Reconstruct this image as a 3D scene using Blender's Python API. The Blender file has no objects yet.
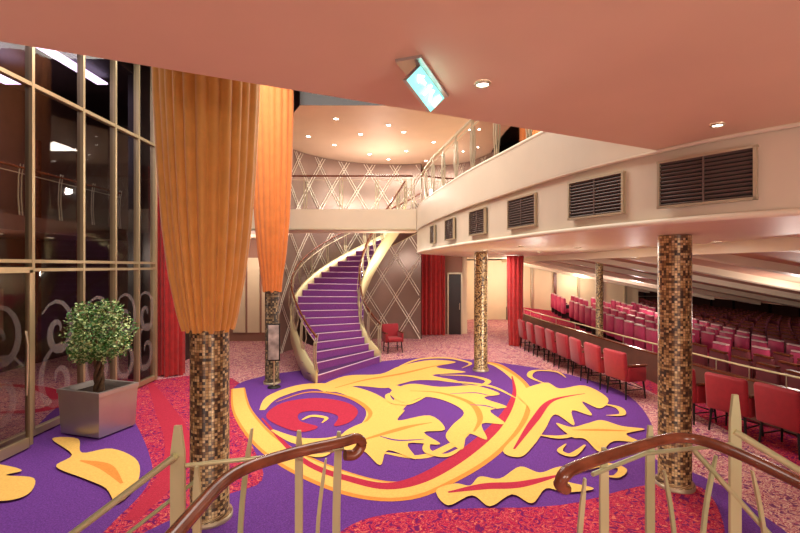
import bpy, bmesh, math, random
from mathutils import Vector, Matrix
from mathutils.geometry import tessellate_polygon
random.seed(7)
S=bpy.context.scene
try:
    S.view_settings.view_transform='Standard'
except Exception: pass
pi=math.pi
# ---------------------------------------------------------------- materials
def srgb(r,g,b):
    f=lambda c:(c/255/12.92) if c/255<=0.04045 else ((c/255+0.055)/1.055)**2.4
    return (f(r),f(g),f(b),1)
def mat(name,col,rough=.6,metal=0,var=0,scale=20,bump=0,emis=0,ecol=None,spec=None,sheen=0):
    m=bpy.data.materials.new(name); m.use_nodes=True
    nt=m.node_tree; b=nt.nodes['Principled BSDF']
    b.inputs['Base Color'].default_value=col
    b.inputs['Roughness'].default_value=rough
    b.inputs['Metallic'].default_value=metal
    if spec is not None: b.inputs['Specular IOR Level'].default_value=spec
    if sheen: b.inputs['Sheen Weight'].default_value=sheen
    if emis:
        b.inputs['Emission Color'].default_value=ecol or col
        b.inputs['Emission Strength'].default_value=emis
    if var or bump:
        tc=nt.nodes.new('ShaderNodeTexCoord'); n=nt.nodes.new('ShaderNodeTexNoise')
        n.inputs['Scale'].default_value=scale; n.inputs['Detail'].default_value=4
        nt.links.new(tc.outputs['Object'],n.inputs['Vector'])
        if var:
            r=nt.nodes.new('ShaderNodeValToRGB')
            r.color_ramp.elements[0].position=.3; r.color_ramp.elements[1].position=.7
            r.color_ramp.elements[0].color=tuple(c*(1-var) for c in col[:3])+(1,)
            r.color_ramp.elements[1].color=tuple(min(1,c*(1+var)) for c in col[:3])+(1,)
            nt.links.new(n.outputs['Fac'],r.inputs['Fac']); nt.links.new(r.outputs['Color'],b.inputs['Base Color'])
        if bump:
            bp=nt.nodes.new('ShaderNodeBump'); bp.inputs['Strength'].default_value=bump; bp.inputs['Distance'].default_value=.01
            nt.links.new(n.outputs['Fac'],bp.inputs['Height']); nt.links.new(bp.outputs['Normal'],b.inputs['Normal'])
    return m
def floral(name,cols,scale):
    """small scrolling all-over woven pattern"""
    m=bpy.data.materials.new(name); m.use_nodes=True; nt=m.node_tree; b=nt.nodes['Principled BSDF']
    b.inputs['Roughness'].default_value=.95; b.inputs['Specular IOR Level'].default_value=.1
    tc=nt.nodes.new('ShaderNodeTexCoord'); v=nt.nodes.new('ShaderNodeTexNoise'); v.inputs['Scale'].default_value=scale
    v.inputs['Detail'].default_value=1.5; v.inputs['Distortion'].default_value=2.2
    nt.links.new(tc.outputs['Object'],v.inputs['Vector'])
    r=nt.nodes.new('ShaderNodeValToRGB'); r.color_ramp.interpolation='CONSTANT'
    e=r.color_ramp.elements; e[0].color=cols[0]; e[0].position=0; e[1].color=cols[1]; e[1].position=.41
    for p,c in zip((.47,.52,.58,.64),cols[2:]): x=e.new(p); x.color=c
    nt.links.new(v.outputs['Fac'],r.inputs['Fac']); nt.links.new(r.outputs['Color'],b.inputs['Base Color'])
    return m
def mosaic(name,cols,tile):
    m=bpy.data.materials.new(name); m.use_nodes=True; nt=m.node_tree; b=nt.nodes['Principled BSDF']; L=nt.links
    uv=nt.nodes.new('ShaderNodeUVMap'); sc=nt.nodes.new('ShaderNodeVectorMath'); sc.operation='SCALE'; sc.inputs['Scale'].default_value=1/tile
    L.new(uv.outputs['UV'],sc.inputs[0])
    fl=nt.nodes.new('ShaderNodeVectorMath'); fl.operation='FLOOR'; L.new(sc.outputs[0],fl.inputs[0])
    fr=nt.nodes.new('ShaderNodeVectorMath'); fr.operation='FRACTION'; L.new(sc.outputs[0],fr.inputs[0])
    wn=nt.nodes.new('ShaderNodeTexWhiteNoise'); wn.noise_dimensions='2D'; L.new(fl.outputs[0],wn.inputs['Vector'])
    r=nt.nodes.new('ShaderNodeValToRGB'); r.color_ramp.interpolation='CONSTANT'; e=r.color_ramp.elements
    e[0].color=cols[0]; e[1].color=cols[1]; e[1].position=1/len(cols)
    for i,c in enumerate(cols[2:]): x=e.new((i+2)/len(cols)); x.color=c
    L.new(wn.outputs['Value'],r.inputs['Fac'])
    sx=nt.nodes.new('ShaderNodeSeparateXYZ'); L.new(fr.outputs[0],sx.inputs[0])
    mn=nt.nodes.new('ShaderNodeMath'); mn.operation='MINIMUM'; L.new(sx.outputs['X'],mn.inputs[0]); L.new(sx.outputs['Y'],mn.inputs[1])
    gt=nt.nodes.new('ShaderNodeMath'); gt.operation='GREATER_THAN'; gt.inputs[1].default_value=.1; L.new(mn.outputs[0],gt.inputs[0])
    mx=nt.nodes.new('ShaderNodeMix'); mx.data_type='RGBA'; mx.inputs['A'].default_value=(.05,.035,.025,1)
    L.new(gt.outputs[0],mx.inputs['Factor']); L.new(r.outputs['Color'],mx.inputs['B']); L.new(mx.outputs['Result'],b.inputs['Base Color'])
    b.inputs['Roughness'].default_value=.3; b.inputs['Metallic'].default_value=.15
    return m
def glassmat(name,tint,refl):
    m=bpy.data.materials.new(name); m.use_nodes=True; nt=m.node_tree; L=nt.links
    for n in list(nt.nodes):
        if n.type!='OUTPUT_MATERIAL': nt.nodes.remove(n)
    o=[n for n in nt.nodes if n.type=='OUTPUT_MATERIAL'][0]
    t=nt.nodes.new('ShaderNodeBsdfTransparent'); t.inputs[0].default_value=tint
    g=nt.nodes.new('ShaderNodeBsdfGlossy'); g.inputs['Roughness'].default_value=.03; g.inputs[0].default_value=(.9,.9,.9,1)
    lw=nt.nodes.new('ShaderNodeLayerWeight'); lw.inputs['Blend'].default_value=refl
    mx=nt.nodes.new('ShaderNodeMixShader'); L.new(lw.outputs['Fresnel'],mx.inputs[0]); L.new(t.outputs[0],mx.inputs[1]); L.new(g.outputs[0],mx.inputs[2])
    L.new(mx.outputs[0],o.inputs['Surface'])
    return m
def frostmat(name,col,fac):
    m=bpy.data.materials.new(name); m.use_nodes=True; nt=m.node_tree; L=nt.links
    b=nt.nodes['Principled BSDF']; b.inputs['Base Color'].default_value=col; b.inputs['Roughness'].default_value=.8
    o=[n for n in nt.nodes if n.type=='OUTPUT_MATERIAL'][0]
    t=nt.nodes.new('ShaderNodeBsdfTransparent'); mx=nt.nodes.new('ShaderNodeMixShader'); mx.inputs[0].default_value=fac
    L.new(t.outputs[0],mx.inputs[1]); L.new(b.outputs[0],mx.inputs[2]); L.new(mx.outputs[0],o.inputs['Surface'])
    return m
M_ceil=mat('ceiling_paint',srgb(226,196,168),.6,var=.03,scale=1.5)
M_gceil=mat('gallery_ceiling_paint',srgb(225,192,164),.6,var=.03,scale=1.5)
M_cream=mat('cream_panel',srgb(230,216,192),.45,var=.03,scale=2)
M_fascia=mat('fascia_panel',srgb(218,202,180),.4,var=.03,scale=2)
M_speck=floral('speckled_carpet',[srgb(120,62,104),srgb(190,110,126),srgb(222,190,168),srgb(196,128,138),srgb(150,52,84),srgb(222,176,160)],9)
M_purple=mat('purple_carpet',srgb(104,58,138),.95,var=.28,scale=60,bump=.3,spec=.1)
M_mag=floral('magenta_carpet',[srgb(110,30,92),srgb(160,28,70),srgb(205,84,92),srgb(182,34,72),srgb(146,24,70),srgb(214,110,96)],10)
M_gold=mat('gold_carpet',srgb(234,186,100),.95,var=.1,scale=50,bump=.2,spec=.1)
M_amber=mat('amber_carpet',srgb(220,142,66),.95,var=.1,scale=50,spec=.1)
M_pinkc=mat('rose_carpet',srgb(178,48,70),.95,var=.15,scale=50,spec=.1)
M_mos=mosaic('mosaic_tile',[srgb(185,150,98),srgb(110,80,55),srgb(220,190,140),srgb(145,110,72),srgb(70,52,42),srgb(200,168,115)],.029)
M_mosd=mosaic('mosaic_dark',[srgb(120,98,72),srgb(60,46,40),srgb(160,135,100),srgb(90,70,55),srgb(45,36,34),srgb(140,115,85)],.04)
M_goldcur=mat('gold_curtain',srgb(232,168,80),.6,var=.08,scale=6,sheen=.4)
M_orcur=mat('orange_curtain',srgb(220,126,56),.65,var=.08,scale=6,sheen=.2)
M_redcur=mat('red_velvet',srgb(165,20,22),.8,var=.2,scale=8,sheen=.3)
M_champ=mat('champagne_metal',srgb(200,186,158),.38,metal=.6)
M_brass=mat('brass_mullion',srgb(190,172,136),.35,metal=.6)
M_post=mat('satin_bronze_metal',srgb(182,180,140),.4,metal=.45)
M_dark=mat('dark_panel',srgb(40,28,27),.4,var=.2,scale=3)
M_brown=mat('brown_panel',srgb(96,62,50),.5,var=.15,scale=3)
M_black=mat('black_metal',srgb(16,14,14),.5,metal=.2)
M_slat=mat('vent_slat',srgb(112,94,86),.5,metal=.2)
M_wood=mat('mahogany_handrail',srgb(112,58,38),.22,var=.3,scale=12)
M_red=mat('red_upholstery',srgb(150,16,34),.7,var=.1,scale=14,sheen=.15)
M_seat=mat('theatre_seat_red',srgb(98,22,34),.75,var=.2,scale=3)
M_seatlit=mat('theatre_seat_pink_lit',srgb(186,54,98),.7,var=.2,scale=3)  # pink light on the near rows, put into the seat colour
M_seatw=mat('seat_shell',srgb(225,190,190),.5)
M_lat=mat('bronze_mirror_panel',srgb(148,124,114),.28,metal=.35,var=.1,scale=1)
M_latl=mat('lattice_metal',srgb(250,240,226),.3,metal=.2)
M_tread=mat('stair_tread_carpet',srgb(74,26,90),.9,var=.15,scale=40)
M_riser=mat('stair_riser_carpet',srgb(140,68,152),.9,var=.15,scale=40)
M_nose=mat('stair_nosing',srgb(220,188,218),.6)
M_string=mat('stair_stringer',srgb(215,202,155),.35,metal=.15)
M_steel=mat('brushed_steel',srgb(185,182,180),.35,metal=.7,var=.05,scale=4)
M_soil=mat('soil',srgb(50,35,25),.9,var=.3,scale=30)
M_bark=mat('bark',srgb(95,72,52),.85,var=.3,scale=25)
M_leaf=mat('leaf_green',srgb(72,120,55),.45,var=.3,scale=8)
M_leaf2=mat('leaf_light',srgb(185,205,140),.45,var=.2,scale=8)
M_glass=glassmat('window_glass',(.78,.75,.74,1),.25)
M_glassc=glassmat('clear_glass',(.92,.95,.92,1),.16)
M_etch=frostmat('etched_frost',srgb(205,190,188),.2)
M_lamp=mat('lamp_glow',(1,1,1,1),.5,emis=16,ecol=(1,.95,.86,1))
M_purpl=mat('violet_cove_glow',(1,1,1,1),.5,emis=2.5,ecol=(.8,.62,1,1))
M_sign=mat('exit_sign_face',(.1,.8,.6,1),.4,emis=1.3,ecol=(.3,.82,.78,1))
M_signw=mat('exit_sign_pictogram',(1,1,1,1),.4,emis=3,ecol=(1,1,1,1))
M_hall=mat('hall_ceiling',srgb(200,152,130),.6,var=.05,scale=2)
M_wall=mat('wall_plaster',srgb(155,110,92),.6,var=.05,scale=2)
M_lit=mat('corridor_wall',srgb(232,210,176),.6,var=.03,scale=2)
M_poster=mat('poster_print',srgb(175,165,160),.5,var=.5,scale=5)
# ---------------------------------------------------------------- mesh builder
class MB:
    def __init__(s): s.v=[];s.f=[];s.m=[];s.sm=[];s.mats=[];s.uv={}
    def mi(s,m):
        if m not in s.mats: s.mats.append(m)
        return s.mats.index(m)
    def add(s,vs,fs,m,smooth=False):
        o=len(s.v); s.v+= [tuple(p) for p in vs]; k=s.mi(m)
        for f in fs: s.f.append([o+i for i in f]); s.m.append(k); s.sm.append(smooth)
    def box(s,c,d,m,rz=0,M=None):
        x,y,z=[q/2 for q in d]
        vs=[Vector((a*x,b*y,e*z)) for e in(-1,1) for b in(-1,1) for a in(-1,1)]
        R=M or Matrix.Rotation(rz,4,'Z')
        vs=[(R@p)+Vector(c) for p in vs]
        s.add(vs,[(0,2,3,1),(4,5,7,6),(0,1,5,4),(2,6,7,3),(0,4,6,2),(1,3,7,5)],m)
    def rbox(s,c,d,m,r=.03,rz=0,M=None,seg=2):
        bm=bmesh.new(); bmesh.ops.create_cube(bm,size=1)
        for v in bm.verts: v.co=Vector((v.co.x*d[0],v.co.y*d[1],v.co.z*d[2]))
        bmesh.ops.bevel(bm,geom=bm.edges[:],offset=r,segments=seg,affect='EDGES',profile=.5)
        R=M or Matrix.Rotation(rz,4,'Z')
        bm.verts.index_update()
        s.add([(R@v.co)+Vector(c) for v in bm.verts],[[v.index for v in f.verts] for f in bm.faces],m,True)
        bm.free()
    def prism(s,poly,z0,z1,m,ms=None,mb=None):
        n=len(poly); tris=tessellate_polygon([[Vector((p[0],p[1],0)) for p in poly]])
        area=sum(poly[i][0]*poly[(i+1)%n][1]-poly[(i+1)%n][0]*poly[i][1] for i in range(n))
        f0=z0 if callable(z0) else (lambda x,y:z0); f1=z1 if callable(z1) else (lambda x,y:z1)
        top=[(p[0],p[1],f1(*p)) for p in poly]; bot=[(p[0],p[1],f0(*p)) for p in poly]
        def up(t):
            a,b,c=[Vector((poly[i][0],poly[i][1],0)) for i in t]
            return t if (b-a).cross(c-a).z>0 else (t[0],t[2],t[1])
        T=[up(t) for t in tris]
        s.add(top,T,m); s.add(bot,[(t[0],t[2],t[1]) for t in T],mb or m)
        s.add(bot+top,[(i,(i+1)%n,n+(i+1)%n,n+i) if area>0 else ((i+1)%n,i,n+i,n+(i+1)%n) for i in range(n)],ms or m)
    def flat(s,poly,z,m):
        tris=tessellate_polygon([[Vector((p[0],p[1],0)) for p in poly]])
        T=[]
        for t in tris:
            a,b,c=[Vector((poly[i][0],poly[i][1],0)) for i in t]
            T.append(t if (b-a).cross(c-a).z>0 else (t[0],t[2],t[1]))
        s.add([(p[0],p[1],z) for p in poly],T,m)
    def grid(s,G,m,closed=False,smooth=True):
        R=len(G);C=len(G[0]); vs=[p for r in G for p in r]; fs=[]
        for i in range(R-1):
            for j in range(C if closed else C-1):
                k=(j+1)%C; fs.append((i*C+j,i*C+k,(i+1)*C+k,(i+1)*C+j))
        s.add(vs,fs,m,smooth)
    def tube(s,path,r,m,n=8,sx=1.0,caps=True):
        P=[Vector(p) for p in path]; G=[]
        for i,p in enumerate(P):
            t=(P[min(i+1,len(P)-1)]-P[max(i-1,0)]).normalized()
            a=t.cross(Vector((0,0,1)))
            if a.length<.05: a=t.cross(Vector((0,1,0)))
            a.normalize(); b=a.cross(t)
            rr=r[i] if isinstance(r,(list,tuple)) else r
            G.append([p+a*math.cos(q*2*pi/n)*rr*sx+b*math.sin(q*2*pi/n)*rr for q in range(n)])
        s.grid(G,m,True)
        if caps:
            s.add(G[0],[list(range(n))],m); s.add(G[-1],[list(range(n))[::-1]],m)
    def bar(s,path,w,t,m,wd=(1,0,0)):
        P=[Vector(p) for p in path]; W=Vector(wd).normalized(); G=[]
        for i,p in enumerate(P):
            tg=(P[min(i+1,len(P)-1)]-P[max(i-1,0)]).normalized()
            n=tg.cross(W).normalized(); ww=w[i] if isinstance(w,(list,tuple)) else w
            G.append([p+W*ww/2+n*t/2,p-W*ww/2+n*t/2,p-W*ww/2-n*t/2,p+W*ww/2-n*t/2])
        s.grid(G,m,True,False); s.add(G[0],[(0,1,2,3)],m); s.add(G[-1],[(3,2,1,0)],m)
    def lathe(s,prof,c,m,n=32,uv=False):
        G=[[(c[0]+r*math.cos(a*2*pi/n),c[1]+r*math.sin(a*2*pi/n),z+c[2]) for a in range(n+1)] for r,z in prof]
        o=len(s.v); s.grid(G,m)
        for i,(r,z) in enumerate(prof):
            for a in range(n+1): s.uv[o+i*(n+1)+a]=(a*2*pi/n*max(r,.16),z)
    def build(s,name):
        me=bpy.data.meshes.new(name); me.from_pydata(s.v,[],s.f)
        for m in s.mats: me.materials.append(m)
        me.polygons.foreach_set('material_index',s.m); me.polygons.foreach_set('use_smooth',s.sm)
        if s.uv:
            u=me.uv_layers.new(name='UVMap')
            for l in me.loops: u.data[l.index].uv=s.uv.get(l.vertex_index,(0,0))
        me.update()
        o=bpy.data.objects.new(name,me); S.collection.objects.link(o); return o
def inst(o,name,loc,rz=0,sc=1):
    q=bpy.data.objects.new(name,o.data); q.location=loc; q.rotation_euler=(0,0,rz); q.scale=(sc,)*3; S.collection.objects.link(q); return q
def cr(pts,k=8,closed=False):
    P=[Vector(p) for p in pts]; n=len(P); out=[]
    for i in range(n if closed else n-1):
        g=lambda j:P[j%n] if closed else P[max(0,min(n-1,j))]
        a,b,c,d=g(i-1),g(i),g(i+1),g(i+2)
        for q in range(k):
            t=q/k; out.append(.5*((2*b)+(c-a)*t+(2*a-5*b+4*c-d)*t*t+(-a+3*b-3*c+d)*t**3))
    if not closed: out.append(P[-1])
    return out
EYE=2.6; F=444.0
def fl(u,v):  # image pixel projected from the camera onto the floor plane
    d=F*EYE/(v-266.0); return ((u-400)/F*d,d)
# ---------------------------------------------------------------- floor + carpet
b=MB(); b.prism([(-9.78,-3),(5.2,-3),(5.2,22),(-9.78,22)],-.2,0,M_speck); b.build('floor')
c=MB(); z=[.002]
def poly(px,m,sm=True,k=5):
    P=cr([(a,b_,0) for a,b_ in px],k,True) if sm else [Vector((a,b_,0)) for a,b_ in px]
    c.flat([fl(p.x,p.y) for p in P],z[0],m); z[0]+=.0006
def stroke(px,ws,m,k=8):
    P=[Vector((*fl(a,b_),0)) for a,b_ in px]; C=cr(P,k); n=len(C); L=[];R=[]
    W=cr([(w,0,0) for w in ws],32)
    for i,p in enumerate(C):
        t=(C[min(i+1,n-1)]-C[max(i-1,0)]).normalized(); nn=Vector((-t.y,t.x,0)); w=max(.005,W[int(i/(n-1)*(len(W)-1))].x/2)
        L.append((p+nn*w)); R.append((p-nn*w))
    c.add([(p.x,p.y,z[0]) for p in L+R],[(i,n+i,n+i+1,i+1) for i in range(n-1)],m); z[0]+=.0006
def curl(px,w,m=None):
    stroke(px,[w*.3,w,w*.8,.02],m or M_gold)
poly([(95,384),(150,380),(232,378),(300,440),(440,520),(560,640),(-60,640),(20,520),(90,480),(130,440)],M_mag)
poly([(8,452),(60,405),(110,392),(128,410),(148,450),(150,480),(120,515),(60,560),(-120,620),(-160,520),(-60,480)],M_purple)
poly([(232,392),(262,376),(320,368),(380,361),(440,357),(520,365),(580,377),(628,395),(652,425),(650,455),(700,475),(750,505),(800,570),(600,640),(300,620),(120,560),(215,500),(262,480),(250,440)],M_purple)
poly([(330,540),(372,517),(450,509),(560,505),(640,486),(690,484),(714,500),(726,545),(715,620),(420,640),(280,590)],M_mag)
poly([(180,560),(230,525),(300,520),(340,540),(290,600),(150,640)],M_purple)
stroke([(150,382),(165,410),(178,440),(170,475),(130,520)],[.1,.3,.35,.3,.15],M_pinkc)
stroke([(0,384),(40,388),(62,400),(40,410),(0,412)],[.1,.25,.3,.25,.1],M_pinkc)
# big ring
stroke([(238,388),(243,412),(272,446),(330,477),(392,491),(440,478),(487,448),(517,412),(522,385),(499,365),(480,361)],[.28,.38,.48,.4,.46,.26,.14],M_amber)
stroke([(238,388),(243,412),(272,446),(330,476),(392,490),(440,477),(487,447),(515,412),(520,385),(497,366),(480,362)],[.22,.28,.38,.28,.34,.16,.08],M_gold)
stroke([(262,418),(300,458),(350,479),(400,485),(452,462),(497,425),(514,395),(512,376)],[.03,.1,.14,.2,.2,.1,.03],M_pinkc)
# flowing stems joining the sprays
stroke([(322,392),(355,384),(392,386),(402,398),(392,412),(372,428),(345,444)],[.05,.22,.3,.22,.05],M_gold)
stroke([(372,382),(410,377),(450,381),(490,386),(516,398)],[.04,.12,.14,.03],M_gold)
stroke([(380,452),(420,457),(450,446),(470,432)],[.04,.12,.14,.05],M_gold)
# eye scroll: rose comma wrapped by gold
stroke([(262,410),(275,396),(310,386),(352,391),(380,408),(374,428),(340,441),(300,441),(272,430)],[.1,.35,.5,.55,.5,.3,.05],M_gold)
poly([(266,416),(282,403),(315,398),(345,402),(358,411),(350,422),(334,426),(338,416),(318,411),(300,413),(300,421),(318,427),(302,432),(282,427)],M_pinkc)
stroke([(276,402),(310,392),(348,397),(370,412),(360,427)],[.02,.08,.1,.02],M_amber)
curl([(302,420),(312,416),(326,418),(322,423)],.1)
# top sprays
poly([(318,388),(345,376),(380,374),(400,366),(430,360),(456,362),(436,367),(466,372),(432,375),(458,381),(420,380),(400,384),(385,388),(355,386),(335,392)],M_gold)
stroke([(335,388),(365,380),(400,374),(430,367),(446,364)],[.03,.12,.02],M_amber)
curl([(400,366),(420,359),(448,358),(470,363),(462,368)],.16)
curl([(440,375),(470,376),(488,381),(478,386),(462,384)],.14)
# central acanthus
poly([(390,393),(410,384),(440,387),(475,386),(500,394),(484,398),(507,407),(490,411),(505,424),(482,424),(487,440),(468,434),(462,450),(446,438),(452,426),(464,413),(448,402),(425,397),(405,403)],M_gold)
stroke([(410,391),(440,393),(470,403),(480,418),(474,432)],[.03,.1,.12,.03],M_amber)
stroke([(450,394),(475,393),(490,396)],[.02,.06,.02],M_purple)
stroke([(470,405),(485,406),(496,409)],[.02,.06,.02],M_purple)
curl([(425,397),(408,404),(392,402),(388,395),(398,392)],.14)
curl([(462,448),(446,456),(428,452),(428,444),(440,444)],.12)
# left acanthus
poly([(345,432),(372,420),(404,410),(398,421),(430,416),(445,430),(424,433),(440,445),(408,444),(416,460),(388,451),(380,466),(362,451),(335,450)],M_gold)
stroke([(355,443),(385,434),(410,427),(432,423)],[.03,.12,.02],M_amber)
stroke([(380,437),(398,441),(424,440)],[.02,.05,.02],M_purple)
curl([(335,448),(322,456),(305,452),(306,444),(320,444)],.13)
# right acanthus
poly([(518,394),(545,383),(560,389),(585,386),(608,399),(600,409),(582,402),(592,416),(572,411),(574,426),(555,415),(545,430),(533,447),(520,458),(503,452),(520,432),(530,411)],M_gold)
stroke([(514,450),(535,420),(552,401),(585,394)],[.03,.13,.1,.02],M_pinkc)
curl([(545,384),(530,377),(535,371),(556,372),(566,378)],.13)
curl([(600,404),(618,408),(622,415),(606,416)],.12)
stroke([(540,436),(560,438),(580,434)],[.04,.12,.05],M_gold)
poly([(556,424),(572,428),(588,424),(602,421),(622,427),(645,430),(626,435),(642,444),(614,442),(600,453),(585,440),(572,438)],M_gold)
stroke([(572,431),(600,431),(628,432)],[.02,.09,.02],M_amber)
curl([(585,446),(572,456),(560,452),(566,445)],.1)
# lower leaf
poly([(436,492),(455,485),(470,487),(480,478),(500,480),(520,468),(540,474),(560,468),(584,471),(562,481),(594,490),(566,494),(546,490),(532,505),(512,496),(490,508),(472,497),(448,507)],M_gold)
stroke([(448,494),(485,488),(520,486),(562,476)],[.03,.14,.14,.03],M_pinkc)
curl([(584,472),(604,466),(622,470),(616,478),(600,476)],.11)
# left flames
poly([(52,440),(78,440),(82,454),(112,450),(138,463),(136,488),(117,505),(106,490),(84,480),(56,468),(72,456)],M_gold)
stroke([(80,462),(105,468),(122,485)],[.03,.14,.03],M_amber)
poly([(-40,462),(0,466),(22,472),(6,477),(34,480),(28,496),(0,503),(-50,498)],M_gold)
c.build('patterned_carpet')
# ---------------------------------------------------------------- foreground ceiling slab & balcony
curve=cr([(6.2,.9,0),(4.6,1.7,0),(3.4,2.55,0),(2.64,3.28,0),(2.24,3.85,0),(1.80,4.82,0),(1.45,6.1,0),(1.13,7.4,0),(.86,8.9,0),(.66,10.1,0),(.55,11.1,0),(.5,12.0,0)],8)
near=[p for p in curve if p.y<3.87]
s_=MB(); s_.prism([(-10,-2.0),(-5.6,.2)]+[(2.25,3.84)]+[(p.x,p.y) for p in near[::-1]]+[(6.2,-3),(-10,-3)],3.6,4.15,M_ceil); s_.build('ceiling')
b=MB()
cc=[p for p in curve if p.x<4.95]
cp=[(p.x,p.y) for p in cc]
b.prism([(4.95,1.5)]+cp+[(.5,12.9),(2.4,17.0),(4.95,17.9)],2.97,3.58,M_fascia,mb=M_cream)
cp2=[(p.x-.05,p.y-.02) for p in curve]
b.prism(cp2+[(.45,12.9),(3.0,18.0),(7.8,18.0),(7.8,.9)],3.6,4.15,M_fascia)
for zz,r in((2.98,.03),(3.59,.02),(4.15,.03)):
    b.tube([(p.x-.03,p.y-.02,zz) for p in curve],r,M_cream,6)
b.build('balcony')
def along(P,s):
    for i in range(len(P)-1):
        l=(P[i+1]-P[i]).length
        if s<=l: 
            t=(P[i+1]-P[i])/l; return P[i]+t*s,t
        s-=l
    return P[-1],(P[-1]-P[-2]).normalized()
def vent(p0,p1):
    v=MB(); P0=Vector((*p0,0)); P1=Vector((*p1,0)); t=(P1-P0); L=t.length; t.normalize(); n=Vector((-t.y,t.x,0))
    if n.x>0: n=-n
    ang=math.atan2(t.y,t.x); C=(P0+P1)/2+n*.03; zc=3.29; H=.38
    v.box((C.x,C.y,zc),(L,.03,H),M_black,ang)
    for dz in(-H/2,H/2): v.box((C.x+n.x*.02,C.y+n.y*.02,zc+dz),(L+.03,.04,.02),M_champ,ang)
    for e in(-1,1):
        q=C+t*e*L/2; v.box((q.x+n.x*.02,q.y+n.y*.02,zc),(.02,.04,H+.02),M_champ,ang)
    k=12
    for i in range(k):
        R=Matrix.Rotation(ang,4,'Z')@Matrix.Rotation(.6,4,'X')
        q=C+n*.024; v.box((q.x,q.y,zc-H/2+(i+.5)*H/k),(L-.02,.022,.006),M_slat,M=R)
    v.box((C.x+n.x*.03,C.y+n.y*.03,zc),(.012,.012,H),M_slat,ang)
    v.build('air_vent')
for a in [((2.64,3.28),(2.24,3.8)),((2.12,4.15),(1.84,4.72)),((1.68,5.35),(1.5,5.95)),((1.32,6.65),(1.18,7.2)),((1.02,8.0),(.92,8.5)),((.78,9.4),(.72,9.75))]:
    vent(*a)
def railing(P,z0,h,name,mrail=M_champ,step=.9,glass=True):
    r=MB(); L=sum((P[i+1]-P[i]).length for i in range(len(P)-1)); n=max(1,round(L/step))
    top=[]
    for i in range(n*3+1):
        p,t=along(P,L*i/(n*3)-1e-5); top.append(Vector((p.x,p.y,z0+h)))
    r.tube(top,.026,mrail,8)
    r.tube([q-Vector((0,0,h*.12)) for q in top],.01,M_champ,6)
    for i in range(n+1):
        p,t=along(P,L*i/n-1e-5); zz=z0; w=(t.x,t.y,0)
        nn=Vector((-t.y,t.x,0))
        for o in(-.035,.035):
            q=p+t*o
            r.bar([(q.x,q.y,zz),(q.x+nn.x*.03,q.y+nn.y*.03,zz+h*.4),(q.x+nn.x*.02,q.y+nn.y*.02,zz+h*.8),(q.x-nn.x*.02,q.y-nn.y*.02,zz+h+.07)],[.028,.028,.022,.012],.012,M_champ,w)
    if glass:
        g=[[Vector((q.x,q.y,q.z-h+.08)) for q in top],[Vector((q.x,q.y,q.z-.14)) for q in top]]
        r.grid(g,M_glassc)
    return r.build(name)
rp=[p+Vector((.08,.03,0)) for p in curve if 3.9<p.y<11.9]
railing(rp,4.16,.9,'balcony_railing')
b=MB(); b.prism([(-5.55,12.0),(.44,12.0),(.44,12.9),(-5.55,12.9)],3.57,4.15,M_cream,mb=M_ceil)
b.tube([(-5.55,11.98,3.6),(.42,11.98,3.6)],.03,M_champ,6); b.build('gallery_bridge')
railing([Vector((-5.5,12.06,0)),Vector((.35,12.06,0))],4.16,.9,'gallery_railing',mrail=M_wood)
b=MB(); b.prism([(-5.8,12.95),(-3.95,12.95),(-3.95,15.45),(-5.8,15.45)],3.57,4.15,M_cream,mb=M_ceil); b.build('gallery_floor')
b=MB(); b.prism([(-2.3,10.2),(7.8,10.2),(7.8,18.0),(-4.3,18.0),(-3.9,13.2)],6.3,6.75,M_gceil,ms=M_dark); 
b.prism([(2.3,3.9),(7.8,3.9),(7.8,10.15),(1.6,10.15)],6.3,6.75,M_gceil,ms=M_dark); b.build('ceiling_gallery')
b=MB(); b.prism([(-9.8,-3),(8,-3),(8,22),(-9.8,22)],7.35,7.5,M_dark); b.build('ceiling_atrium')
# ---------------------------------------------------------------- downlights
def downlight(x,y,z,r=.05):
    d=MB(); z-=.001; d.lathe([(r*1.35,0),(r*1.4,-.012),(r*1.05,-.014),(r*1.0,-.004)],(x,y,z),M_champ,20)
    n=16; d.add([(x+r*math.cos(i*2*pi/n),y+r*math.sin(i*2*pi/n),z-.006) for i in range(n)],[list(range(n))[::-1]],M_lamp)
    d.build('downlight')
EX=1.25
def lamp(kind,name,loc,e,col,size=.3,rot=(0,0,0),sy=None,spot=None):
    l=bpy.data.lights.new(name,kind); l.energy=e*EX; l.color=col
    if kind=='AREA':
        l.size=size
        if sy: l.shape='RECTANGLE'; l.size_y=sy
    elif kind=='SPOT': l.spot_size=spot or 1.6; l.spot_blend=.6; l.shadow_soft_size=size
    else: l.shadow_soft_size=size
    o=bpy.data.objects.new(name,l); o.location=loc; o.rotation_euler=rot; S.collection.objects.link(o); return o
for x,y in[(.45,2.42),(2.23,3.12),(-1.0,.6),(1.8,.8)]: downlight(x,y,3.6,.033)
for x,y in[(-1.6,11.1),(-1.1,12.4),(-.3,11.6),(.1,12.2),(-2.0,13.5),(-1.0,14.6),(.2,14.2),(1.0,13.2),(.9,15.5),(-2.6,12.6),(-.4,15.3),(1.9,12.0)]: downlight(x,y,6.3,.06)
for x,y in[(3.4,8.5),(3.6,11.5),(2.2,8.0),(1.9,10.0),(4.3,4.2),(4.7,6.6)]: downlight(x,y,2.97,.05)
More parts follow.
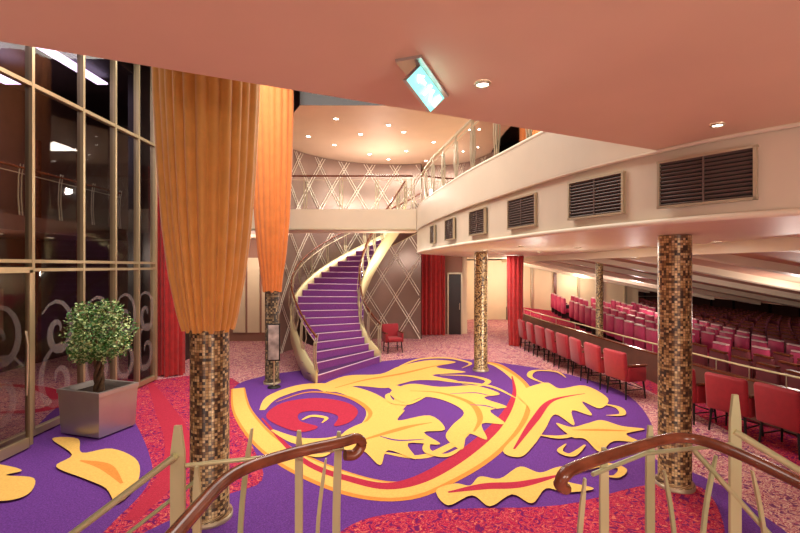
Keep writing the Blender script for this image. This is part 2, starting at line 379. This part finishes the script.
# ---------------------------------------------------------------- exit sign
e=MB(); A=Vector((.10,2.18,3.585)); B=Vector((.26,2.6,3.585)); C=Vector((.17,2.47,3.46)); D=Vector((.03,2.05,3.46))
e.box((.13,2.36,3.592),(.13,.52,.014),M_steel,-.36)
nn=(B-A).cross(D-A).normalized()
if nn.z>0: nn=-nn
bk=-nn*.02
e.add([A,B,C,D,A+bk,B+bk,C+bk,D+bk],[(0,1,2,3)],M_sign); e.add([A,B,C,D,A+bk,B+bk,C+bk,D+bk],[(0,4,5,1),(1,5,6,2),(2,6,7,3),(3,7,4,0),(4,7,6,5)],M_steel)
def sp(u,v): return A+(B-A)*u+(D-A)*v+nn*.003
for P_ in ([(.08,.4),(.22,.15),(.22,.32),(.36,.32),(.36,.5),(.22,.5),(.22,.68)],[(.45,.15),(.52,.15),(.52,.85),(.45,.85)],[(.56,.3),(.64,.2),(.66,.5),(.74,.8),(.68,.85),(.6,.6)],[(.8,.15),(.93,.15),(.93,.85),(.8,.85)]):
    e.add([sp(u,v) for u,v in P_],[list(range(len(P_)))],M_signw)
e.build('exit_sign')
# ---------------------------------------------------------------- window wall (left)
WX=-5.6; ys=[3.7,4.7,5.7,6.72,7.8,8.68,9.45,10.1]
for i in range(len(ys)-1):
    w=MB(); y0,y1=ys[i],ys[i+1]
    w.add([(WX,y0,.1),(WX,y1,.1),(WX,y1,7.2),(WX,y0,7.2)],[(0,1,2,3)],M_glass)
    w.box((WX,y0,3.67),(.11,.05,7.28),M_brass)
    if i==len(ys)-2: w.box((WX,y1,3.67),(.12,.08,7.28),M_brass)
    for zz,t in((.08,.1),(2.55,.05),(2.68,.05),(5.35,.06),(7.2,.1)):
        w.box((WX,(y0+y1)/2,zz),(.10,y1-y0-.05,t),M_brass)
    yc=(y0+y1)/2; hw=(y1-y0)/2-.08
    for sgn,zc,r0,rr in((1,1.55,.04,.034),(-1,.75,.05,.04)):
        pa=[]
        for q in range(22):
            a=q*.42; rad=r0+rr*q*.5
            pa.append((WX+.012,max(yc-hw,min(yc+hw,yc+rad*math.cos(a)*sgn)),zc+rad*1.35*math.sin(a)))
        Lp=[];Rp=[]
        for q,p in enumerate(pa):
            p0=Vector(pa[max(q-1,0)]);p1=Vector(pa[min(q+1,21)]); t=(p1-p0).normalized(); n_=Vector((0,-t.z,t.y)); ww=.015+.05*math.sin(pi*q/21)
            Lp.append(Vector(p)+n_*ww); Rp.append(Vector(p)-n_*ww)
        w.grid([Lp,Rp],M_etch)
    w.build('window_%d'%(i+1))
d=MB()
for yy in(5.35,6.35): d.box((-5.3,yy,1.3),(.06,.06,2.5),M_brass)
d.box((-5.3,5.85,2.55),(.06,1.06,.08),M_brass); d.box((-5.3,5.85,.1),(.06,.93,.14),M_brass)
d.add([(-5.3,5.38,.1),(-5.3,6.32,.1),(-5.3,6.32,2.5),(-5.3,5.38,2.5)],[(0,1,2,3)],M_glass)
d.tube([(-5.22,6.2,.8),(-5.2,6.2,1.0),(-5.2,6.2,1.5),(-5.22,6.2,1.7)],.015,M_champ)
d.build('door_1')
w=MB(); w.box((-9.9,6,3.6),(.2,18,7.6),M_brown)
for i in range(9): w.box((-9.77,1.5+i*1.5,3),(.06,.12,6),M_wood)
for i in range(6): w.box((-9.76,3.0+i*1.5,1.5),(.05,.8,1.1),M_wall)
w.build('wall_left')
w=MB(); w.box((-5.75,.3,3.65),(.2,6.5,7.3),M_brown); w.build('wall_left_near')
w=MB(); w.box((-6.1,12.85,3.65),(.3,5.3,7.3),M_dark); w.build('wall_left_rear')
w=MB(); w.box((-8.1,15,3.65),(3.4,.2,7.3),M_brown); w.build('wall_lobby_end')
w=MB(); w.box((-8.6,7.2,6.7),(.5,5.5,.04),M_purpl); w.box((-7.0,7.2,6.9),(.25,6.5,.04),M_purpl)
w.box((-7.8,7.2,7.1),(3.4,8,.2),M_dark); w.build('cove_light')
w=MB(); w.prism([(-9.7,3.5),(-7.4,3.5),(-7.4,12),(-9.7,12)],3.3,3.6,M_brown); w.build('lobby_mezzanine')
railing([Vector((-7.5,3.6,0)),Vector((-7.5,11.9,0))],3.61,.95,'lobby_railing',mrail=M_wood,step=1.1)
for yy in(8.0,9.4,10.8): downlight(-8.5,yy,3.3,.07)
w=MB(); w.box((-1,-3.15,3.6),(17.6,.2,7.4),M_wall); w.build('wall_rear')
# ---------------------------------------------------------------- curtains & columns
def column(x,y,r,h,name='mosaic_column',m=M_mos):
    k=MB(); k.lathe([(r+.03,0),(r+.03,.06),(r,.08),(r,h)],(x,y,0),m,36); 
    k.lathe([(r+.035,0),(r+.035,.05),(r+.001,.055)],(x,y,.0),M_champ,36)
    return k.build(name)
def wrapcurt(x,y,prof,m,folds,name,seed=0,amp=.035):
    k=MB(); N=folds*8; rn=random.Random(seed); ph=[rn.uniform(-.5,.5) for _ in range(folds)]; am=[rn.uniform(.5,1.3) for _ in range(folds)]
    G=[]
    for r,z_ in prof:
        row=[]
        for j in range(N):
            a=j/N*2*pi; q=j/8; fi=int(q)%folds
            f=abs(math.sin(pi*(q%1)))**.8*am[fi]
            rr=r+amp*(f*2-1)*min(1,r/.3)
            row.append((x+rr*math.cos(a+ph[fi]*.02),y+rr*math.sin(a+ph[fi]*.02),z_+.02*math.sin(fi*2.3)*(z_<2.2)))
        G.append(row)
    k.grid(G,m,True)
    return k.build(name)
column(3.26,5.27,.175,2.965); column(2.02,11.1,.165,2.965)
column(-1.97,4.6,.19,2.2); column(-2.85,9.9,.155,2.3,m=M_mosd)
column(5.75,12.8,.1,2.75)
wrapcurt(-1.97,4.6,[(.235,1.95),(.27,2.1),(.34,2.5),(.40,3.0),(.445,3.6),(.48,4.3),(.505,5.2),(.52,7.25)],M_goldcur,26,'gold_curtain',1,.03)
wrapcurt(-2.85,9.9,[(.19,2.05),(.21,2.3),(.29,2.9),(.36,3.7),(.41,4.8),(.44,6),(.45,7.25)],M_orcur,17,'orange_curtain',2,.03)
wrapcurt(3.8,14.6,[(.2,.02),(.22,.5),(.24,1.2),(.24,2.2),(.26,2.95)],M_redcur,11,'red_curtain',3)
wrapcurt(2.6,9.3,[(.34,4.17),(.36,4.8),(.4,5.4),(.45,6.28)],M_orcur,14,'orange_curtain',4)
wrapcurt(-5.5,10.7,[(.27,.02),(.27,1.0),(.28,2.2),(.28,3.5),(.29,5.0)],M_redcur,14,'red_curtain',5)
ps=MB(); ps.box((-2.7,9.5,.98),(.26,.03,.8),M_black,.1); ps.box((-2.7,9.482,.98),(.22,.01,.74),M_poster,.1); ps.tube([(-2.7,9.52,.03),(-2.7,9.52,.6)],.015,M_champ,8); ps.lathe([(.001,.04),(.13,.035),(.14,.012)],(-2.7,9.52,0),M_black,24); ps.build('poster_stand')
def flatcurt(x0,x1,y,z0,z1,m,n,name):
    k=MB(); G=[]
    for zi in range(8):
        zz=z0+(z1-z0)*zi/7; row=[]
        for j in range(n*6+1):
            t=j/(n*6); row.append((x0+(x1-x0)*t,y+.07*math.sin(t*n*2*pi)*(1-.25*zi/7)+.02*math.sin(t*37),zz))
        G.append(row)
    k.grid(G,m); k.tube([(x0,y,z1+.02),(x1,y,z1+.02)],.03,M_champ,8); return k.build(name)
flatcurt(.15,1.7,16.75,.02,3.5,M_redcur,9,'red_curtain')
flatcurt(.1,1.2,16.5,4.17,6.2,M_redcur,7,'red_curtain')
flatcurt(3.2,6.0,17.5,4.17,6.2,M_orcur,14,'orange_curtain')
# ---------------------------------------------------------------- curved stair
CX,CY=-.2,12.6; N=24; a0=math.radians(239); a1=math.radians(68); H=4.15/N
st=MB()
ang=lambda i:a0+(a1-a0)*i/N
def ro(i): return 2.76+.4*max(0,1-i/5)**2
def ri(i): return .98-.3*max(0,1-i/4)**2
def pt(r,a,z_): return (CX+r*math.cos(a),CY+r*math.sin(a),z_)
for i in range(N):
    zt=H*(i+1); b0,b1=ang(i),ang(i+1); K=3
    A_=[pt(ri(i),b0+(b1-b0)*q/K,zt) for q in range(K+1)]; B_=[pt(ro(i),b0+(b1-b0)*q/K,zt) for q in range(K+1)]
    st.grid([B_,A_],M_tread,smooth=False)
    st.add([A_[0],B_[0],(B_[0][0],B_[0][1],zt-H),(A_[0][0],A_[0][1],zt-H)],[(0,1,2,3)],M_riser)
    st.add([pt(ri(i),b0,zt+.004),pt(ro(i),b0,zt+.004),pt(ro(i),b0+(b1-b0)*.1,zt+.004),pt(ri(i),b0+(b1-b0)*.1,zt+.004)],[(0,1,2,3)],M_nose)
    st.tube([A_[0],B_[0]],.014,M_nose,6)
def hel(rf,dz,n=72):
    out=[]
    for q in range(n+1):
        i=q/n*N; out.append(Vector(pt(rf(i),ang(i),H*(i+.5)+dz)))
    return out
for rf,o in((ri,-.04),(ro,.04)):
    P=hel(rf,0); G=[]
    for q,p in enumerate(P):
        i=q/72*N; a=ang(i); n_=Vector((math.cos(a),math.sin(a),0))
        lo=max(.0,p.z-.36); hi=p.z+.2
        u=Vector((p.x,p.y,0)); G.append([Vector((u.x,u.y,lo))-n_*.035+n_*o,Vector((u.x,u.y,hi))-n_*.035+n_*o,Vector((u.x,u.y,hi))+n_*.035+n_*o,Vector((u.x,u.y,lo))+n_*.035+n_*o])
    st.grid(G,M_string,True); st.add(G[0],[(0,1,2,3)],M_string)
    rl=[Vector((p.x,p.y,p.z+.95))+Vector((math.cos(ang(q/72*N)),math.sin(ang(q/72*N)),0))*o for q,p in enumerate(P)]
    st.tube(rl,.028,M_wood,8)
    st.tube([q-Vector((0,0,.15)) for q in rl],.012,M_champ,6)
    for q in range(0,73,6):
        p=rl[q]; a=ang(q/72*N); n_=Vector((math.cos(a),math.sin(a),0)); t_=(-n_.y,n_.x,0)
        for off in(-.03,.03):
            c0=Vector(t_)*off
            st.bar([p+c0-Vector((0,0,.78)),p+c0+n_*.07-Vector((0,0,.5)),p+c0+n_*.05-Vector((0,0,.15)),p+c0-n_*.02+Vector((0,0,.06))],[.035,.035,.03,.015],.014,M_champ,t_)
    st.grid([[q-Vector((0,0,.74)) for q in rl],[q-Vector((0,0,.17)) for q in rl]],M_glassc)
P=[hel(ri,-.34),hel(ro,-.34)]
for row in P:
    for p in row: p.z=max(.0,p.z)
st.grid([P[1],P[0]],M_brown)
st.build('curved_staircase')
# lattice wall
lw=MB(); R=3.45; t0,t1=math.radians(184),math.radians(74); K=48
def arcp(s,z_,r=R): a=t0+(t1-t0)*s; return Vector((CX+r*math.cos(a),CY+r*math.sin(a),z_))
lw.grid([[arcp(q/K,0) for q in range(K+1)],[arcp(q/K,6.29) for q in range(K+1)]],M_lat)
lw.grid([[arcp(q/K,0,R+.1) for q in range(K+1)],[arcp(q/K,6.29,R+.1) for q in range(K+1)]],M_dark)
L=R*(t0-t1); wd,hd=.95,1.5; sl=hd/wd
for sg in(1,-1):
    for k in range(-6,13):
        for off in(-.05,.05):
            s0=k*wd+off; path=[]
            for q in range(61):
                zz=6.25*q/60; s=s0+sg*zz/sl
                if 0<=s<=L: path.append(arcp(s/L,zz,R-.025))
            if len(path)>2: lw.tube(path,.014,M_latl,4)
lw.build('wall_lattice')
w=MB(); w.box((-3.78,13.2,3.14),(.2,.5,6.28),M_dark); w.box((-3.78,12.93,1.6),(.18,.03,3.0),M_brown); w.build('wall_pier')
w=MB(); w.box((-4.9,15.6,3.65),(2.1,.2,7.3),M_wall)
for i in range(4): w.box((-5.6+i*.5,15.47,1.6),(.42,.05,2.6),M_lit)
w.build('wall_back_left')
w=MB(); w.box((1.5,17.2,3.14),(1.8,.2,6.28),M_wall); w.build('wall_back')
dd=MB(); dd.box((2.1,17.05,1.15),(.5,.08,2.3),M_dark); dd.box((1.84,17.04,1.17),(.05,.1,2.34),M_champ); dd.box((2.36,17.04,1.17),(.05,.1,2.34),M_champ); dd.box((2.1,17.04,2.34),(.57,.1,.05),M_champ); dd.tube([(2.28,16.98,.95),(2.28,16.96,1.2)],.012,M_champ,6); dd.build('door_2')
w=MB(); w.box((7.0,21.9,1.4),(9.4,.2,3.0),M_lit)
for i in range(8): w.box((3.0+i*1.15,21.76,1.4),(.12,.1,2.8),M_champ if i%2 else M_wood)
w.build('wall_back_right')
w=MB(); w.box((2.5,19.5,1.48),(.2,4.6,2.96),M_lit); w.build('wall_corridor')
w=MB(); w.box((5.1,18.2,5.2),(5.8,.2,2.1),M_wall); w.build('wall_gallery')
w=MB(); w.box((8.0,7.6,5.7),(.2,21,3.0),M_wall); w.build('wall_right_upper')
# ---------------------------------------------------------------- theatre
zc=lambda x,y:2.97-.207*(x-5)
w=MB(); w.prism([(5,-3),(12.6,-3),(12.6,30),(5,30)],zc,lambda x,y:zc(x,y)+.25,M_hall)
w.prism([(2.4,18),(5,18),(5,30),(2.4,30)],2.97,3.1,M_cream)
for i in range(14):
    y=1+i*2.3
    w.prism([(5.1,y),(12.6,y-1.6),(12.6,y-1.2),(5.1,y+.28)],lambda x,y_:zc(x,y_)-.14,lambda x,y_:zc(x,y_)+.01,M_cream)
w.box((12.75,13.5,1.7),(.25,33,.75),M_hall); w.box((5.07,13.5,2.9),(.16,33,.2),M_cream)
w.build('ceiling_theatre')
zf=lambda x,y:min(0,-.11*(x-5.8))+.05*max(0,y-9)
w=MB(); 
ux=[5.21,5.8,8,11,14,17,20,23.8]; uy=[-3,3,9,13,17,21,25,29.9]
w.grid([[(x,y,zf(x,y)-.02) for x in ux] for y in uy],M_mag,smooth=False)
w.grid([[(x,y,zf(x,y)-.02-q) for q in(0,.6)] for x in(5.21,) for y in uy],M_brown,smooth=False)
w.build('floor_theatre')
w=MB(); w.box((14.5,30.1,1),(19,.2,8),M_brown)
for i in range(12): w.box((6+i*1.5,29.95,1),(.1,.1,7),M_dark)
for zz in(.6,1.3): w.box((17,29.8,zz),(12,.06,.04),M_champ)
w.build('wall_theatre_back')
w=MB(); w.box((24,13.5,1),(.2,33,9),M_brown)
for i in range(14): w.box((23.85,i*2.2,1),(.1,.15,8),M_dark)
w.build('wall_theatre_right')
w=MB(); w.prism([(12.6,-3),(23.8,-3),(23.8,30),(12.6,30)],4.8,5,M_dark); w.build('ceiling_stage')
def seatrow(mb,x,y,z_,rz,mseat,mshell):
    R=Matrix.Rotation(rz,4,'Z'); Vc=Vector((x,y,z_))
    T=lambda p:tuple((R@Vector(p))+Vc)
    mb.rbox(T((-.2,0,.62)),(.1,.5,.66),mseat,.04,rz,seg=1)
    mb.rbox(T((.03,0,.42)),(.42,.46,.14),mseat,.04,rz,seg=1)
    mb.box(T((-.2,0,.965)),(.09,.42,.035),mshell,rz)
    mb.box(T((.0,.27,.33)),(.4,.05,.62),M_dark,rz); mb.box(T((0,.27,.66)),(.36,.06,.03),M_seatw if mseat is M_seatlit else M_wood,rz)
ts=MB()
for k in range(17):
    for j in range(36):
        y=4.6+j*.6; x=6.9+k*.95+.006*(y-12)**2
        if x>21 or y>25.5 or x/y>1.2 or (y>20.8 and x<11.8): continue
        if j%12==11: continue
        pink_lit=(y>10.5 and k<5)  # rows that get the seat colour with pink light mixed in
        seatrow(ts,x,y,zf(x+.3,y)-.02,(y-12)*-.012,M_seatlit if pink_lit else M_seat,M_seatw if pink_lit else M_wood)
ts.build('theatre_seating')
bp=cr([(6.6,4.5,0),(6.25,6.4,0),(5.95,7.6,0),(5.75,9,0),(5.5,11,0),(5.3,13.5,0),(5.05,16,0),(5.0,18,0)],8)
k=MB(); k.grid([[p for p in bp],[p+Vector((0,0,.66)) for p in bp]],M_brown); k.grid([[p+Vector((.06,0,0)) for p in bp],[p+Vector((.06,0,.66)) for p in bp]],M_dark)
k.bar([p+Vector((.03,0,.67)) for p in bp],.1,.03,M_wood,(1,.1,0))
k.tube([p+Vector((.03,0,.88)) for p in bp],.018,M_string,6)
for q in range(0,len(bp),4): k.tube([bp[q]+Vector((.03,0,.68)),bp[q]+Vector((.03,0,.88))],.01,M_champ,6)
k.build('seating_balustrade')
# ---------------------------------------------------------------- armchairs
ch=MB()
ch.rbox((.04,0,.44),(.48,.5,.14),M_red,.045)
Rb=Matrix.Rotation(-.1,4,'Y')
ch.rbox((-.24,0,.64),(.1,.6,.58),M_red,.045,M=Rb)
for sy in(-1,1):
    ch.rbox((.0,sy*.28,.5),(.44,.07,.3),M_red,.03)
    ch.rbox((.01,sy*.285,.665),(.46,.075,.035),M_wood,.015)
    for sx in(-.2,.2): ch.tube([(sx,sy*.23,.4),(sx*1.15,sy*.26,.0)],[.022,.014],M_black,8)
    ch.tube([(-.2,sy*.24,.18),(.2,sy*.24,.18)],.01,M_black,6)
ch.tube([(.2,-.24,.18),(.2,.24,.18)],.01,M_black,6)
c0=ch.build('armchair')
cpth=cr([(5.75,5.6,0),(5.5,6.3,0),(5.1,7.26,0),(4.6,8.74,0),(4.4,9.8,0),(4.25,11.5,0),(4.1,13.4,0),(4.0,14.6,0)],10)
Lc=sum((cpth[i+1]-cpth[i]).length for i in range(len(cpth)-1)); n=int(Lc/.7)
first=True
for i in range(n+1):
    p,t=along(cpth,i*Lc/n-1e-5 if i else 0)
    if 7.9<p.y<8.35 or p.y>14.0: continue
    rz=math.atan2(t.y,t.x)-pi/2+random.uniform(-.12,.12)
    if first: c0.location=(p.x,p.y,0.001); c0.rotation_euler=(0,0,rz); first=False
    else: inst(c0,'armchair',(p.x,p.y,0.001),rz)
inst(c0,'armchair',(-.22,13.5,0),-1.2,.9)
# ---------------------------------------------------------------- planter with ficus
p_=MB(); px_,py_=-4.78,7.05; R=Matrix.Rotation(-.3,4,'Z')
ZB=.03
def fr(hw,z_): return [Vector((px_,py_,z_+ZB))+R@Vector((a*hw,b_*hw*.8,0)) for a,b_ in((-1,-1),(1,-1),(1,1),(-1,1))]
rings=[fr(.39,0.0),fr(.42,.62),fr(.435,.62),fr(.435,.68),fr(.38,.68),fr(.37,.6)]
p_.grid(rings,M_steel,True,False); p_.add(rings[-1],[(0,1,2,3)],M_soil); p_.add(rings[0],[(3,2,1,0)],M_steel)
for w_ in range(4):
    a=w_*1.7
    p_.tube([(px_+.05*math.cos(a+q*.8),py_+.05*math.sin(a+q*.8),.6+q*.1) for q in range(8)],[.035-.002*q for q in range(8)],M_bark,8)
rn=random.Random(5)
for w_ in range(11):
    a=w_*2.4; rr=.15+.2*rn.random(); tz=1.45+.45*rn.random()
    p_.tube([(px_,py_,1.15),(px_+rr*.4*math.cos(a),py_+rr*.4*math.sin(a),1.35),(px_+rr*math.cos(a),py_+rr*math.sin(a),tz)],[.02,.014,.006],M_bark,6)
blobs=[(0,0,1.68,.34),(.25,.05,1.6,.28),(-.27,0,1.58,.28),(.05,-.22,1.52,.27),(-.05,.22,1.55,.27),(.36,-.1,1.38,.2),(-.36,.1,1.34,.2),(.12,.05,1.88,.2),(-.17,-.1,1.83,.2),(.0,-.1,1.32,.22),(.2,-.15,1.3,.18),(-.2,-.1,1.25,.18)]
for q in range(4200):
    bx,by,bz,br=blobs[q%len(blobs)]
    d_=Vector((rn.gauss(0,1),rn.gauss(0,1),rn.gauss(0,1))).normalized()*br*rn.uniform(.6,1.12)
    c_=Vector((px_+bx,py_+by,bz))+d_
    u=Vector((rn.gauss(0,1),rn.gauss(0,1),rn.gauss(0,.6))).normalized(); v=u.cross(Vector((rn.gauss(0,1),rn.gauss(0,1),rn.gauss(0,1)))).normalized()
    l=.048; w2=.018; nn_=u.cross(v)*.006
    p_.add([c_-u*l*.5,c_+v*w2+nn_,c_+u*l*.5,c_-v*w2+nn_],[(0,1,2),(0,2,3)],M_leaf2 if rn.random()<.4 else M_leaf)
p_.build('potted_ficus_tree')
# ---------------------------------------------------------------- landing, steps and guard rails in front
b=MB(); b.prism([(-1.1,-2.9),(1.7,-2.9),(1.7,2.02),(-1.1,2.02)],0.001,.9,M_speck); b.build('landing')
b=MB()
for i in range(4): b.box((.2,2.03+.15+i*.3,(.72-.18*i)/2+.012),(.9,.3,.72-.18*i),M_tread); b.tube([(-.24,2.04+i*.3,.73-.18*i),(.64,2.04+i*.3,.73-.18*i)],.012,M_champ,6)
b.build('landing_steps')
def post(mb,u,vt,D,w,t=.014,lean=0.0,wd=(1,0,0),zb=.9):
    x=(u-400)/F*D; zt=EYE-(vt-266)/F*D
    n=10; path=[]; ws=[]
    for i in range(n+1):
        s=i/n; path.append((x+lean*math.sin(s*pi)*1.0,D,zb+(zt-zb)*s)); ws.append(w*(1-.55*max(0,(s-.86)/.14)**2))
    mb.bar(path,ws,t,M_post,wd)
r=MB(); ZR=1.85
path=cr([(-.63,-1.2,ZR),(-.63,.6,ZR),(-.63,1.3,ZR),(-.6,1.6,ZR),(-.45,1.77,ZR),(-.26,1.89,ZR),(-.19,1.95,ZR-.005),(-.17,1.97,ZR-.04),(-.2,1.95,ZR-.075),(-.24,1.93,ZR-.07)],6)
r.tube(path,.022,M_wood,12,sx=1.15)
post(r,178,425,1.8,.058); post(r,197,466,1.72,.03); post(r,299,430,1.9,.032); post(r,339,431,1.98,.034,lean=-.012); post(r,326,458,1.96,.016,lean=-.04)
post(r,252,428,1.86,.02,lean=-.05)
r.tube([(-.9,1.8,1.79),(-.42,1.9,1.8),(-.25,1.98,1.79)],.009,M_post,6)
r.tube([(-1.55,1.78,1.35),(-.9,1.78,1.84)],.014,M_post,8)
r.tube([(-1.5,1.86,1.2),(-.86,1.86,1.7)],.008,M_post,8)
r.add([(-.88,1.8,1.0),(-.43,1.9,1.0),(-.43,1.9,1.8),(-.88,1.8,1.8)],[(0,1,2,3)],M_glassc)
r.add([(-1.55,1.8,.3),(-.9,1.8,.8),(-.9,1.8,1.82),(-1.55,1.8,1.33)],[(0,1,2,3)],M_glassc)
for y in(1.2,.3,-.6): r.bar([(-.63,y,.9),(-.6,y,1.4),(-.63,y,1.83)],.04,.014,M_post,(0,1,0))
for x,y in((-.42,1.79),(-.3,1.87)): r.tube([(x,y+.1,1.78),(x,y,1.83)],.008,M_post,6)
r.build('guard_rail')
r=MB()
path=cr([(1.42,-1.2,ZR),(1.42,.8,ZR),(1.39,1.5,ZR),(1.33,1.86,ZR),(1.2,1.94,ZR),(.9,1.8,ZR),(.66,1.66,ZR),(.6,1.62,ZR-.01),(.585,1.62,ZR-.045),(.61,1.64,ZR-.07)],6)
r.tube(path,.022,M_wood,12,sx=1.15)
post(r,585,478,1.72,.018,lean=-.03); post(r,604,447,1.78,.034)
post(r,650,425,1.92,.036); post(r,664,470,1.94,.016,lean=.05); post(r,735,394,2.0,.05); post(r,716,455,2.0,.018,lean=-.06); post(r,752,470,1.98,.016,lean=.06)
r.tube([(.75,1.73,1.79),(1.05,1.9,1.8),(1.5,2.0,1.8)],.009,M_post,6)
r.tube([(1.28,2.0,1.82),(1.75,2.0,1.3)],.012,M_post,8)
r.tube([(1.5,2.0,1.86),(2.1,2.0,1.5)],.016,M_post,8)
r.add([(.8,1.78,1.0),(1.46,2.0,1.0),(1.46,2.0,1.78),(.8,1.78,1.78)],[(0,1,2,3)],M_glassc)
r.add([(1.5,2.0,.4),(2.1,2.0,.1),(2.1,2.0,1.48),(1.5,2.0,1.84)],[(0,1,2,3)],M_glassc)
for y in(1.2,.3,-.6): r.bar([(1.42,y,.9),(1.39,y,1.4),(1.42,y,1.83)],.04,.014,M_post,(0,1,0))
r.build('guard_rail')
# ---------------------------------------------------------------- lights
W=(1,.92,.8); PK=(1,.88,.77)
lamp('AREA','atrium_lamp',(-1.6,6.5,7.3),400,(1,.95,.86),4.5,sy=5)
lamp('AREA','atrium_lamp',(-3.6,8.8,7.3),130,(1,.92,.8),2.5)
for x,y,e_ in((.0,6.6,190),(-1.2,9.6,190),(-4.0,6.2,130),(-3.2,3.6,140)): lamp('SPOT','atrium_spotlight',(x,y,7.2),e_,W,.12,spot=1.0)
lamp('AREA','gallery_fill_light',(-.6,13.5,6.25),110,W,1.0)
lamp('AREA','gallery_fill_light',(3,13.5,6.25),80,W,1.0)
lamp('POINT','gallery_fill_light',(-.6,14.2,5.0),90,PK,.1)  # added light without a fixture, brightens the upper lattice wall
lamp('POINT','gallery_fill_light',(-.5,12.9,2.9),36,W,.1)  # added beside the stair to brighten the lower lattice, no fixture
lamp('POINT','gallery_fill_light',(3.6,8,5.2),70,W,.1)
lamp('AREA','soffit_lamp',(3.2,8.5,2.93),100,W,.5,sy=4)
lamp('AREA','soffit_lamp',(3.0,13.5,2.93),80,W,.5,sy=3)
lamp('POINT','soffit_lamp',(2.9,9.5,1.9),30,W,.1)
lamp('POINT','corridor_lamp',(5.0,19.8,2.3),120,(1,.9,.72),.15)
lamp('POINT','corridor_lamp',(8.5,20.9,2.0),45,(1,.9,.72),.15)
lamp('POINT','corridor_lamp',(-4.9,14.0,2.9),65,(1,.84,.72),.15)
lamp('POINT','theatre_lamp',(9.0,17.0,1.8),75,(1,.86,.78),.15)
lamp('POINT','theatre_lamp',(8.0,9.0,1.7),48,(1,.84,.74),.15)
lamp('POINT','theatre_lamp',(11.0,24.0,1.5),40,(1,.8,.72),.15)
lamp('AREA','theatre_lamp',(17,15,4.7),160,(.9,.75,.85),4)
lamp('AREA','entry_fill_light',(.3,-1.2,3.55),80,W,1.2)
lamp('POINT','entry_fill_light',(2.6,-1.5,2.4),165,(1,.95,.84),.4)  # unseen fill added behind the camera to brighten the near ceiling
lamp('POINT','entry_fill_light',(-2.6,-1.5,2.2),60,(1,.93,.82),.4)  # weaker fill on the left, also added for the near ceiling
lamp('POINT','lobby_lamp',(-8.3,8,2.6),80,(1,.84,.68),.15)
lamp('POINT','lobby_lamp',(-8.3,9,5.8),70,(.92,.8,1),.15)
wd=bpy.data.worlds.new('world'); S.world=wd; wd.use_nodes=True
wd.node_tree.nodes['Background'].inputs[0].default_value=(.9,.75,.65,1); wd.node_tree.nodes['Background'].inputs[1].default_value=.08
# ---------------------------------------------------------------- camera
cam=bpy.data.cameras.new('camera'); co=bpy.data.objects.new('camera',cam); S.collection.objects.link(co)
co.location=(0,0,EYE); co.rotation_euler=(pi/2,0,0); cam.sensor_width=36; cam.lens=19.98; cam.clip_end=200; cam.clip_start=.05
S.camera=co
